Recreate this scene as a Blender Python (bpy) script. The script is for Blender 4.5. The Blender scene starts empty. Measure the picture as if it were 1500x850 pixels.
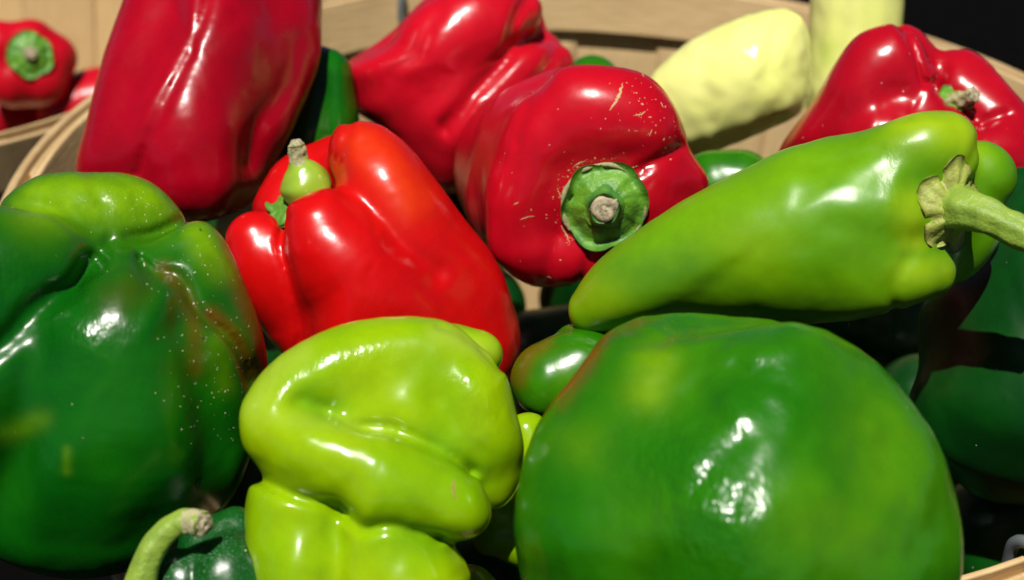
import bpy, bmesh, math, random
import numpy as np
from mathutils import Vector, Matrix
from mathutils.bvhtree import BVHTree
from concurrent.futures import ThreadPoolExecutor
POOL = ThreadPoolExecutor(4)

scene = bpy.context.scene
COL = scene.collection
R_ = math.radians

# ------------------------------------------------------------------ camera
W_PX, H_PX, F_PX = 1500.0, 850.0, 2200.0      # photograph size and focal length in its pixels
PITCH = R_(32.0)
CAM = np.array([0.0, 0.0, 0.56])              # 0.56 m above the table top
cam_d = bpy.data.cameras.new('camera')
cam = bpy.data.objects.new('camera', cam_d)
COL.objects.link(cam)
cam.location = CAM
cam.rotation_euler = (math.pi / 2 - PITCH, 0, 0)
cam_d.sensor_width = 36.0
cam_d.lens = 36.0 * F_PX / W_PX
cam_d.clip_start = 0.01
cam_d.clip_end = 200.0
cam_d.dof.use_dof = True
cam_d.dof.focus_distance = 0.47
cam_d.dof.aperture_fstop = 10.0
scene.camera = cam

# ------------------------------------------------------------------ sky and sun
SUN_EL, SUN_AZ = 68.0, 193.0      # azimuth clockwise from +Y: behind the camera, a little to its left
world = bpy.data.worlds.new('World')
scene.world = world
world.use_nodes = True
wn = world.node_tree.nodes
wl = world.node_tree.links
sky = wn.new('ShaderNodeTexSky')
sky.sky_type = 'NISHITA'
sky.sun_disc = False
sky.sun_elevation = R_(SUN_EL)
sky.sun_rotation = R_(SUN_AZ)
sky.air_density = 0.22      # clear, deep blue sky
sky.dust_density = 0.2
wn['Background'].inputs['Strength'].default_value = 0.05
wl.new(sky.outputs[0], wn['Background'].inputs['Color'])

sun_d = bpy.data.lights.new('sun', 'SUN')
sun_d.energy = 5.0
sun_d.angle = R_(0.7)
sun_d.color = (1.0, 0.955, 0.88)
sun = bpy.data.objects.new('sun', sun_d)
COL.objects.link(sun)
sd = Vector((math.sin(R_(SUN_AZ)) * math.cos(R_(SUN_EL)), math.cos(R_(SUN_AZ)) * math.cos(R_(SUN_EL)), math.sin(R_(SUN_EL))))
sun.rotation_euler = sd.to_track_quat('Z', 'Y').to_euler()
sun.location = (0, 0, 3)

scene.render.engine = 'CYCLES'
vs = scene.view_settings
vs.view_transform = 'Standard'
vs.look = 'None'
vs.gamma = 1.0
vs.use_curve_mapping = False
vs.exposure = 0.2

# ------------------------------------------------------------------ camera frame helpers
CAM_M = np.array([[1, 0, 0],
                  [0, math.sin(PITCH), -math.cos(PITCH)],
                  [0, math.cos(PITCH), math.sin(PITCH)]])      # camera axes (right, up, back) as columns


def norm(v):
    v = np.asarray(v, float)
    return v / np.linalg.norm(v)


class Frame:
    """Local frame of one pepper: origin on the ray of pixel (cx, cy) at camera depth dz; unit = one photo pixel there."""
    def __init__(self, cx, cy, dz):
        self.cx, self.cy = cx, cy
        q = np.array([cx - W_PX / 2, -(cy - H_PX / 2), -F_PX])
        self.Lc = float(np.linalg.norm(q))
        w = -q / self.Lc
        e1 = norm(np.cross([0, 1, 0], w))
        e2 = np.cross(w, e1)
        self.R = np.stack([e1, e2, w])          # camera -> local
        self.s = dz / F_PX
        self.C = np.array([0, 0, self.Lc])
        self.origin = CAM + CAM_M @ (q * self.s)
        self.M = CAM_M @ self.R.T * self.s      # local -> world offset

    def pt(self, x, y, z=0.0):
        """Local point that the photo shows at pixel (x, y), on the plane z towards the viewer."""
        x, y = np.asarray(x, float), np.asarray(y, float)
        q = np.stack([x - W_PX / 2, -(y - H_PX / 2), np.full_like(x, -F_PX)], -1)
        d = q @ self.R.T
        t = (self.Lc - z) / (-d[..., 2])
        p = d * np.asarray(t)[..., None]
        p[..., 2] += self.Lc
        return p

    def px(self, p):
        q = (p - self.C) @ self.R
        t = F_PX / (-q[..., 2])
        return np.stack([W_PX / 2 + q[..., 0] * t, H_PX / 2 - q[..., 1] * t], -1)

    def rad(self, r, z):
        return r * (self.Lc - z) / self.Lc

    def off(self, p):
        return p @ self.M.T


def catmull(pts, n):
    pts = np.asarray(pts, float)
    if len(pts) < 2:
        return pts
    P = np.vstack([2 * pts[0] - pts[1], pts, 2 * pts[-1] - pts[-2]])
    out = []
    for i in range(1, len(P) - 2):
        p0, p1, p2, p3 = P[i - 1], P[i], P[i + 1], P[i + 2]
        for k in range(n):
            t = k / n
            out.append(.5 * (2 * p1 + (p2 - p0) * t + (2 * p0 - 5 * p1 + 4 * p2 - p3) * t * t + (3 * p1 - p0 - 3 * p2 + p3) * t ** 3))
    out.append(P[-2])
    return np.array(out)


def closed_catmull(pts, n):
    pts = np.asarray(pts, float)
    m = len(pts)
    out = []
    for i in range(m):
        p0, p1, p2, p3 = pts[i - 1], pts[i], pts[(i + 1) % m], pts[(i + 2) % m]
        for k in range(n):
            t = k / n
            out.append(.5 * (2 * p1 + (p2 - p0) * t + (2 * p0 - 5 * p1 + 4 * p2 - p3) * t * t + (3 * p1 - p0 - 3 * p2 + p3) * t ** 3))
    return np.array(out)


def polyline_dist(P, line):
    d2 = np.full(len(P), 1e12)
    if len(line) == 1:
        return np.sqrt(((P - line[0]) ** 2).sum(1))
    for a, b in zip(line[:-1], line[1:]):
        ab = b - a
        t = np.clip(((P - a) @ ab) / max(ab @ ab, 1e-9), 0, 1)
        q = P - a - t[:, None] * ab
        d2 = np.minimum(d2, (q * q).sum(1))
    return np.sqrt(d2)


def smin(a, b, k):
    h = np.maximum(k - np.abs(a - b), 0) / k
    return np.minimum(a, b) - h * h * k * .25


# ------------------------------------------------------------------ pepper solid
class Solid:
    def __init__(self, fr, lobes, k, strokes=(), noise=(3.0, 90.0), fine=(0.5, 34.0), seed=0):
        self.fr, self.k, self.smooth = fr, k, 8
        self.lobes = []
        for L in lobes:
            c = catmull(L, 9)
            P = np.array([fr.pt(x, y, z) for x, y, z, r in c])
            rr = np.array([fr.rad(r, z) for x, y, z, r in c])
            self.lobes.append((P, rr))
        self.strokes = [(catmull([p[:2] for p in s[0]], 4), s[1], s[2]) for s in strokes]
        rng = np.random.RandomState(seed + 7)
        self.waves = []
        for amp, wl_ in (noise, fine):
            for i in range(7):
                d = norm(rng.normal(size=3)) * (2 * math.pi / wl_) * rng.uniform(.7, 1.4)
                self.waves.append((d, rng.uniform(0, 6.28), amp * .5))

    def bounds(self):
        lo = np.min([np.min(P - r[:, None], 0) for P, r in self.lobes], 0) - 14
        hi = np.max([np.max(P + r[:, None], 0) for P, r in self.lobes], 0) + 14
        return lo, hi

    def __call__(self, X, detail=True):
        if len(X) < 4000:
            return self.ev(X, detail)
        return np.concatenate(list(POOL.map(lambda c: self.ev(c, detail), np.array_split(X, 4 * (1 + len(X) // 60000)))))

    def ev(self, X, detail=True):
        D = None
        for P, r in self.lobes:
            if len(P) == 1:
                d = np.sqrt(((X - P[0]) ** 2).sum(1)) - r[0]
            else:
                d = np.full(len(X), 1e9)
                for a, b, ra, rb in zip(P[:-1], P[1:], r[:-1], r[1:]):
                    ab = b - a
                    t = np.clip(((X - a) @ ab) / max(ab @ ab, 1e-9), 0, 1)
                    q = X - a - t[:, None] * ab
                    d = np.minimum(d, np.sqrt((q * q).sum(1)) - (ra + (rb - ra) * t))
            D = d if D is None else smin(D, d, self.k)
        if detail:
            for dv, ph, amp in self.waves:
                D = D + amp * np.sin(X @ dv + ph)
            if self.strokes:
                px = self.fr.px(X)
                m = 1 / (1 + np.exp(-(X[:, 2] - 5) / 12))
                for line, dep, wid in self.strokes:
                    q = polyline_dist(px, line)
                    D = D + m * dep * np.exp(-(q / wid) ** 2)
        return D

    def grad(self, X, e=1.0):
        d0 = self(X)
        g = np.stack([self(X + np.eye(3)[i] * e) - d0 for i in range(3)], 1) / e
        return d0, g

    def mesh(self, res):
        lo, hi = self.bounds()
        h = float(np.max(hi - lo)) / res
        B = 4
        nb = np.ceil((hi - lo) / (h * B)).astype(int) + 1
        n = nb * B
        bi = np.stack(np.meshgrid(*[np.arange(k) for k in nb], indexing='ij'), -1).reshape(-1, 3)
        bc = lo + (bi * B + (B - 1) / 2) * h
        db = self(bc, False)
        act = np.abs(db) < h * B * 1.1 + 22
        D = np.repeat(np.repeat(np.repeat(db.reshape(nb), B, 0), B, 1), B, 2)
        sub = np.stack(np.meshgrid(*[np.arange(B)] * 3, indexing='ij'), -1).reshape(-1, 3)
        ii = (bi[act][:, None, :] * B + sub[None]).reshape(-1, 3)
        D[ii[:, 0], ii[:, 1], ii[:, 2]] = self(lo + ii * h)
        # surface nets
        ins = D < 0
        c = np.zeros(n - 1, int)
        offs = [(i, j, k) for i in (0, 1) for j in (0, 1) for k in (0, 1)]
        for o in offs:
            c += ins[o[0]:n[0] - 1 + o[0], o[1]:n[1] - 1 + o[1], o[2]:n[2] - 1 + o[2]]
        cells = np.argwhere((c > 0) & (c < 8))
        idx = np.full(n - 1, -1)
        idx[tuple(cells.T)] = np.arange(len(cells))
        acc = np.zeros((len(cells), 3))
        cnt = np.zeros(len(cells))
        for o in offs:
            for ax in range(3):
                if o[ax]:
                    continue
                o2 = list(o)
                o2[ax] = 1
                a = D[tuple((cells + o).T)]
                b = D[tuple((cells + o2).T)]
                m = (a < 0) != (b < 0)
                t = np.where(m, a / np.where(m, a - b, 1), 0)
                p = np.tile(np.array(o, float), (len(cells), 1))
                p[:, ax] += t
                acc += p * m[:, None]
                cnt += m
        V = lo + (cells + acc / np.maximum(cnt, 1)[:, None]) * h
        for _ in range(2):
            d, g = self.grad(V)
            st = d[:, None] * g / np.maximum((g * g).sum(1), .2)[:, None]
            ln = np.linalg.norm(st, axis=1)
            V = V - st * np.minimum(1, h / np.maximum(ln, 1e-9))[:, None]
        F = []
        for ax in range(3):
            u, v = (ax + 1) % 3, (ax + 2) % 3
            sl = [slice(1, -1)] * 3
            sl[ax] = slice(0, -1)
            sl2 = list(sl)
            sl2[ax] = slice(1, None)
            A, Bm = ins[tuple(sl)], ins[tuple(sl2)]
            e = np.argwhere(A != Bm)
            add = np.ones(3, int)
            add[ax] = 0
            e = e + add
            flip = ~ins[tuple(e.T)]
            du, dv = np.eye(3, dtype=int)[u], np.eye(3, dtype=int)[v]
            q = np.stack([idx[tuple((e - du - dv).T)], idx[tuple((e - dv).T)], idx[tuple(e.T)], idx[tuple((e - du).T)]], 1)
            q[flip] = q[flip][:, ::-1]
            F.append(q)
        F = np.vstack(F)
        F = F[(F >= 0).all(1)]
        # even out facets (Taubin smoothing keeps the volume)
        E = np.unique(np.sort(np.vstack([F[:, [0, 1]], F[:, [1, 2]], F[:, [2, 3]], F[:, [3, 0]]]), 1), axis=0)
        deg = np.bincount(E.ravel(), minlength=len(V))[:, None].astype(float)
        for it in range(self.smooth):
            for lam in (.6, -.615):
                S = np.stack([np.bincount(E[:, 0], V[E[:, 1], a], len(V)) + np.bincount(E[:, 1], V[E[:, 0], a], len(V)) for a in range(3)], 1)
                V = V + lam * (S / np.maximum(deg, 1) - V)
        return V, F


def warp_outline(fr, V, outline, centre=None, lim=(.7, 1.4), sm=4):
    """Shape the solid so that its outline has the proportions of the real pepper."""
    c = np.array(centre if centre is not None else (fr.cx, fr.cy), float)
    px = fr.px(V) - c
    r = np.hypot(px[:, 0], px[:, 1])
    a = np.arctan2(px[:, 1], px[:, 0])
    N = 240
    bins = ((a + math.pi) / (2 * math.pi) * N).astype(int) % N
    Rb = np.zeros(N)
    np.maximum.at(Rb, bins, r)
    Rb = np.maximum(np.maximum(Rb, np.roll(Rb, 1) * .98), np.roll(Rb, -1) * .98)
    poly = closed_catmull(outline, 6) - c
    p2 = np.roll(poly, -1, 0)
    Rt = np.zeros(N)
    for i in range(N):
        th = (i + .5) / N * 2 * math.pi - math.pi
        d = np.array([math.cos(th), math.sin(th)])
        e = p2 - poly
        den = d[0] * e[:, 1] - d[1] * e[:, 0]
        den = np.where(np.abs(den) < 1e-9, 1e-9, den)
        t = (poly[:, 0] * e[:, 1] - poly[:, 1] * e[:, 0]) / den
        u = (poly[:, 0] * d[1] - poly[:, 1] * d[0]) / den
        ok = (u >= 0) & (u <= 1) & (t > 0)
        Rt[i] = t[ok].max() if ok.any() else Rb[i]
    ratio = np.clip(Rt / np.maximum(Rb, 1), *lim)
    kk = np.exp(-(np.arange(-12, 13) / max(sm, .5)) ** 2)
    kk /= kk.sum()
    ratio = np.convolve(np.concatenate([ratio[-12:], ratio, ratio[:12]]), kk, 'valid')
    x = (a + math.pi) / (2 * math.pi) * N - .5
    rr = np.interp(x, np.arange(-1, N + 1), np.concatenate([ratio[-1:], ratio, ratio[:1]]))
    npx = c + px * rr[:, None]
    q = np.stack([npx[:, 0] - W_PX / 2, -(npx[:, 1] - H_PX / 2), np.full(len(V), -F_PX)], -1)
    d = q @ fr.R.T
    t = (fr.Lc - V[:, 2]) / (-d[:, 2])
    out = d * t[:, None]
    out[:, 2] += fr.Lc
    return out


# ------------------------------------------------------------------ materials
def nt(mat):
    mat.use_nodes = True
    return mat.node_tree.nodes, mat.node_tree.links


def math_node(n, l, op, a, b=None, clamp=False):
    m = n.new('ShaderNodeMath')
    m.operation = op
    m.use_clamp = clamp
    for i, v in enumerate((a, b)):
        if v is None:
            continue
        if isinstance(v, (int, float)):
            m.inputs[i].default_value = v
        else:
            l.new(v, m.inputs[i])
    return m.outputs[0]


def mix_col(n, l, fac, a, b):
    m = n.new('ShaderNodeMix')
    m.data_type = 'RGBA'
    for sock, v in ((m.inputs['Factor'], fac), (m.inputs[6], a), (m.inputs[7], b)):
        if isinstance(v, (int, float)):
            sock.default_value = v
        elif isinstance(v, tuple):
            sock.default_value = (*v, 1)
        else:
            l.new(v, sock)
    return m.outputs[2]


def noise_node(n, l, vec, scale, detail=2.0, rough=.5):
    t = n.new('ShaderNodeTexNoise')
    t.inputs['Scale'].default_value = scale
    t.inputs['Detail'].default_value = detail
    t.inputs['Roughness'].default_value = rough
    l.new(vec, t.inputs['Vector'])
    return t.outputs['Fac']


def ramp(n, l, fac, lo, hi):
    m = n.new('ShaderNodeMapRange')
    m.interpolation_type = 'SMOOTHSTEP'
    m.inputs['From Min'].default_value = lo
    m.inputs['From Max'].default_value = hi
    l.new(fac, m.inputs['Value'])
    return m.outputs[0]


def pepper_mat(name, base, base2, c0=None, c1=None, rough=.2, wax=.06, speck=0.0, dust=0.0, var=22.0, sss=.12, wrinkle=.0, wsc=330, mottle=.45):
    mat = bpy.data.materials.new(name)
    n, l = nt(mat)
    b = n['Principled BSDF']
    tc = n.new('ShaderNodeTexCoord')
    V = tc.outputs['Object']
    f = ramp(n, l, noise_node(n, l, V, var, 3), .35, .68)
    col = mix_col(n, l, f, base, base2)
    fineN = noise_node(n, l, V, 160, 3)
    mot = n.new('ShaderNodeHueSaturation')
    l.new(col, mot.inputs['Color'])
    l.new(math_node(n, l, 'ADD', 1 - mottle / 2, math_node(n, l, 'MULTIPLY', noise_node(n, l, V, 95, 5, .65), mottle)), mot.inputs['Value'])
    col = mot.outputs[0]
    for at, c in (('tint_a', c0), ('tint_b', c1)):
        if c is None:
            continue
        an = n.new('ShaderNodeAttribute')
        an.attribute_name = at
        w = math_node(n, l, 'MULTIPLY', an.outputs['Fac'], math_node(n, l, 'ADD', math_node(n, l, 'MULTIPLY', fineN, 1.0), .5), True)
        col = mix_col(n, l, w, col, c)
    rgh = math_node(n, l, 'ADD', rough - .05, math_node(n, l, 'MULTIPLY', noise_node(n, l, V, 70, 4), .12))
    if speck > 0:
        vo = n.new('ShaderNodeTexVoronoi')
        vo.inputs['Scale'].default_value = 480
        l.new(V, vo.inputs['Vector'])
        sep = n.new('ShaderNodeSeparateColor')
        l.new(vo.outputs['Color'], sep.inputs[0])
        thr = math_node(n, l, 'MULTIPLY', math_node(n, l, 'POWER', sep.outputs[0], 3.0), .12)
        hit = math_node(n, l, 'LESS_THAN', vo.outputs['Distance'], thr)
        msk = math_node(n, l, 'GREATER_THAN', math_node(n, l, 'ADD', sep.outputs[1], math_node(n, l, 'MULTIPLY', noise_node(n, l, V, 26, 2), .8)), 1.5 - speck)
        at = n.new('ShaderNodeAttribute')
        at.attribute_name = 'dusty'
        w = math_node(n, l, 'MULTIPLY', math_node(n, l, 'MULTIPLY', hit, msk), math_node(n, l, 'GREATER_THAN', at.outputs['Fac'], .25))
        col = mix_col(n, l, w, col, (.62, .56, .40))
        rgh = math_node(n, l, 'MAXIMUM', rgh, math_node(n, l, 'MULTIPLY', w, .7))
    if dust > 0:
        dn = ramp(n, l, noise_node(n, l, V, 1700, 3, .7), .54, .72)
        at = n.new('ShaderNodeAttribute')
        at.attribute_name = 'dusty'
        col = mix_col(n, l, math_node(n, l, 'MULTIPLY', math_node(n, l, 'MULTIPLY', dn, dust), at.outputs['Fac']), col, (.45, .55, .48))
    l.new(col, b.inputs['Base Color'])
    l.new(rgh, b.inputs['Roughness'])
    b.inputs['Specular IOR Level'].default_value = .44
    b.inputs['Subsurface Weight'].default_value = sss
    b.inputs['Subsurface Radius'].default_value = (.6, .5, .25)
    b.inputs['Subsurface Scale'].default_value = .006
    # waxy skin: faint undulation and pores
    h = math_node(n, l, 'ADD', math_node(n, l, 'MULTIPLY', noise_node(n, l, V, 75, 2), 1.0),
                  math_node(n, l, 'MULTIPLY', noise_node(n, l, V, 900, 2), .035))
    if wrinkle:
        at = n.new('ShaderNodeAttribute')
        at.attribute_name = 'wrinkled'
        mp = n.new('ShaderNodeMapping')
        mp.inputs['Scale'].default_value = (1, .6, .6)
        l.new(V, mp.inputs['Vector'])
        h = math_node(n, l, 'ADD', h, math_node(n, l, 'MULTIPLY', at.outputs['Fac'],
                      math_node(n, l, 'MULTIPLY', noise_node(n, l, mp.outputs[0], wsc, 3, .6), wrinkle)))
    bp = n.new('ShaderNodeBump')
    bp.inputs['Strength'].default_value = 1.0
    bp.inputs['Distance'].default_value = wax * .01
    l.new(h, bp.inputs['Height'])
    l.new(bp.outputs[0], b.inputs['Normal'])
    return mat


def plant_mat(name, a, bcol, scale=120, rough=.45, bump=.0006, stripes=None):
    mat = bpy.data.materials.new(name)
    n, l = nt(mat)
    b = n['Principled BSDF']
    tc = n.new('ShaderNodeTexCoord')
    V = tc.outputs['Object']
    f = noise_node(n, l, V, scale, 4, .6)
    an = n.new('ShaderNodeAttribute')
    an.attribute_name = 'tint_a'
    f2 = math_node(n, l, 'ADD', math_node(n, l, 'MULTIPLY', ramp(n, l, f, .4, .65), .6), an.outputs['Fac'], True)
    l.new(mix_col(n, l, f2, a, bcol), b.inputs['Base Color'])
    b.inputs['Roughness'].default_value = rough
    bp = n.new('ShaderNodeBump')
    bp.inputs['Distance'].default_value = bump
    bp.inputs['Strength'].default_value = .8
    l.new(noise_node(n, l, V, scale * 4, 4, .65), bp.inputs['Height'])
    l.new(bp.outputs[0], b.inputs['Normal'])
    return mat


def wood_mat(name, a, bcol, c):
    mat = bpy.data.materials.new(name)
    n, l = nt(mat)
    b = n['Principled BSDF']
    tc = n.new('ShaderNodeTexCoord')
    oi = n.new('ShaderNodeObjectInfo')
    add = n.new('ShaderNodeVectorMath')
    add.operation = 'ADD'
    l.new(tc.outputs['UV'], add.inputs[0])
    l.new(oi.outputs['Random'], add.inputs[1])
    mp = n.new('ShaderNodeMapping')
    mp.inputs['Scale'].default_value = (1, 14, 1)
    l.new(add.outputs[0], mp.inputs['Vector'])
    g = noise_node(n, l, mp.outputs[0], 16, 6, .6)
    col = mix_col(n, l, ramp(n, l, g, .3, .7), a, bcol)
    blot = ramp(n, l, noise_node(n, l, tc.outputs['Object'], 14, 3), .5, .75)
    col = mix_col(n, l, math_node(n, l, 'MULTIPLY', blot, .5), col, c)
    hs = n.new('ShaderNodeHueSaturation')
    l.new(col, hs.inputs['Color'])
    l.new(math_node(n, l, 'ADD', .82, math_node(n, l, 'MULTIPLY', oi.outputs['Random'], .3)), hs.inputs['Value'])
    l.new(hs.outputs[0], b.inputs['Base Color'])
    b.inputs['Roughness'].default_value = .62
    bp = n.new('ShaderNodeBump')
    bp.inputs['Distance'].default_value = .0006
    bp.inputs['Strength'].default_value = .7
    l.new(g, bp.inputs['Height'])
    l.new(bp.outputs[0], b.inputs['Normal'])
    return mat


M = {}
M['wood'] = wood_mat('basket_wood', (.56, .40, .20), (.47, .32, .15), (.36, .23, .10))
M['table'] = bpy.data.materials.new('shade_black_ground')  # near-black colour stands in for shade over the ground around the baskets
n, l = nt(M['table'])
tc = n.new('ShaderNodeTexCoord')
cf = noise_node(n, l, tc.outputs['Object'], 60, 4)
l.new(mix_col(n, l, cf, (.0012, .0011, .0011), (.0028, .0025, .0024)), n['Principled BSDF'].inputs['Base Color'])
n['Principled BSDF'].inputs['Roughness'].default_value = .9
n['Principled BSDF'].inputs['Specular IOR Level'].default_value = .03
bp = n.new('ShaderNodeBump')
bp.inputs['Distance'].default_value = .001
l.new(noise_node(n, l, tc.outputs['Object'], 900, 2), bp.inputs['Height'])
l.new(bp.outputs[0], n['Principled BSDF'].inputs['Normal'])
M['wire'] = bpy.data.materials.new('galvanised_wire')
n, l = nt(M['wire'])
tc = n.new('ShaderNodeTexCoord')
wf = noise_node(n, l, tc.outputs['Object'], 220, 3)
l.new(mix_col(n, l, wf, (.20, .24, .27), (.34, .38, .40)), n['Principled BSDF'].inputs['Base Color'])
n['Principled BSDF'].inputs['Metallic'].default_value = .6
n['Principled BSDF'].inputs['Roughness'].default_value = .45

RED = dict(base=(.40, .003, .012), base2=(.48, .005, .016), var=18)
M['crimson'] = pepper_mat('crimson_skin', (.34, .0008, .010), (.27, .0008, .008), (.62, .30, .16), None, rough=.27, wax=.06)
M['red'] = pepper_mat('red_skin', (.46, .003, .012), (.38, .002, .010), (.62, .30, .16), None, rough=.23, wax=.05)
M['red_back'] = pepper_mat('bright_red_skin', (.50, .004, .014), (.42, .003, .012), None, None, rough=.24, wax=.05)
M['orange_red'] = pepper_mat('orange_red_skin', (.52, .003, .003), (.46, .002, .003), (.66, .050, .004), None, rough=.25, wax=.04)
M['deep_red'] = pepper_mat('deep_red_skin', (.40, .003, .012), (.34, .002, .010), (.62, .30, .16), None, rough=.24, wax=.05, speck=.4)
M['cubanelle'] = pepper_mat('lime_green_skin', (.13, .31, .001), (.080, .24, .001), (.035, .15, .008), (.27, .40, .005), rough=.33, wax=.04, wrinkle=.5, var=26)
M['yellow_green'] = pepper_mat('yellow_green_skin', (.27, .42, .001), (.17, .34, .001), (.09, .27, .004), (.30, .43, .04), rough=.21, wax=.045, wrinkle=.9, sss=.15)
M['banana'] = pepper_mat('pale_yellow_skin', (.74, .75, .26), (.68, .72, .20), (.36, .50, .05), None, rough=.15, wax=.03, wrinkle=.2, var=30, wsc=110, mottle=.1)
M['dark_green'] = pepper_mat('dark_green_skin', (.0015, .080, .002), (.006, .115, .0015), (.13, .045, .002), (.15, .30, .001), rough=.27, wax=.05, wrinkle=2.6, wsc=170)
M['mid_green'] = pepper_mat('mid_green_skin', (.012, .125, .001), (.034, .17, .001), (.15, .07, .004), (.15, .29, .002), rough=.26, wax=.06, wrinkle=4.2, speck=.3, wsc=120)
M['shaded_green'] = pepper_mat('shaded_green_skin', (.0008, .036, .004), (.002, .055, .003), None, None, rough=.34, wax=.06, speck=.3)  # green darkened in the base colour, standing in for cast shade
M['dusty_green'] = pepper_mat('dusty_green_skin', (.002, .055, .006), (.005, .085, .006), None, None, rough=.3, wax=.10, dust=.55, speck=.9)
M['calyx'] = plant_mat('fresh_calyx', (.12, .30, .02), (.045, .17, .03), 170, .35)
M['calyx_pale'] = plant_mat('pale_calyx', (.32, .38, .06), (.20, .19, .05), 150, .5)
M['stem'] = plant_mat('green_stem', (.24, .36, .04), (.17, .28, .04), 160, .42)
M['stem_bulb'] = plant_mat('smooth_stem_base', (.27, .42, .03), (.20, .34, .03), 60, .24, .0001)
M['stem_dry'] = plant_mat('dry_stem', (.42, .40, .20), (.22, .22, .11), 240, .8, .0009)
M['cork'] = plant_mat('corky_cut', (.55, .47, .30), (.16, .13, .08), 420, .9, .0008)
M['scar'] = plant_mat('scar_tissue', (.62, .42, .20), (.45, .28, .13), 500, .8)
M['dust'] = plant_mat('pale_dust', (.62, .58, .42), (.50, .40, .20), 500, .6)
M['bark'] = plant_mat('dark_speck', (.02, .015, .01), (.04, .03, .02), 500, .8)
M['bruise'] = plant_mat('bruised_skin', (.34, .24, .05), (.24, .14, .04), 500, .5)
M['rind'] = plant_mat('dry_rind', (.36, .34, .16), (.20, .20, .08), 300, .8)


# ------------------------------------------------------------------ objects
def tag(o, label, cat, group=None):
    o['label'] = label
    o['category'] = cat
    if group:
        o['group'] = group


def mesh_obj(name, V, F, mat, loc=(0, 0, 0), parent=None, smooth=True, attrs=None, uv=None):
    me = bpy.data.meshes.new(name)
    if isinstance(F, np.ndarray):
        k = F.shape[1]
        me.vertices.add(len(V))
        me.vertices.foreach_set('co', np.ascontiguousarray(V, dtype=np.float32).ravel())
        me.loops.add(F.size)
        me.loops.foreach_set('vertex_index', np.ascontiguousarray(F, dtype=np.int32).ravel())
        me.polygons.add(len(F))
        me.polygons.foreach_set('loop_start', np.arange(0, F.size, k, dtype=np.int32))
        me.update(calc_edges=True)
        me.validate()
    else:
        me.from_pydata([tuple(map(float, v)) for v in V], [], F)
        me.update()
    if smooth:
        me.polygons.foreach_set('use_smooth', [True] * len(me.polygons))
    for an, av in (attrs or {}).items():
        a = me.attributes.new(an, 'FLOAT', 'POINT')
        a.data.foreach_set('value', np.ascontiguousarray(av, dtype=np.float32))
    if uv is not None:
        ul = me.uv_layers.new(name='UVMap')
        lv = np.zeros(len(me.loops), np.int32)
        me.loops.foreach_get('vertex_index', lv)
        ul.data.foreach_set('uv', np.ascontiguousarray(np.asarray(uv)[lv], dtype=np.float32).ravel())
    me.materials.append(mat)
    o = bpy.data.objects.new(name, me)
    COL.objects.link(o)
    o.location = loc
    if parent is not None:
        o.parent = parent
    return o


def grid_faces(nu, nv, wrap=True):
    F = []
    for i in range(nu - 1):
        for j in range(nv if wrap else nv - 1):
            F.append((i * nv + j, i * nv + (j + 1) % nv, (i + 1) * nv + (j + 1) % nv, (i + 1) * nv + j))
    return F


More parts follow.
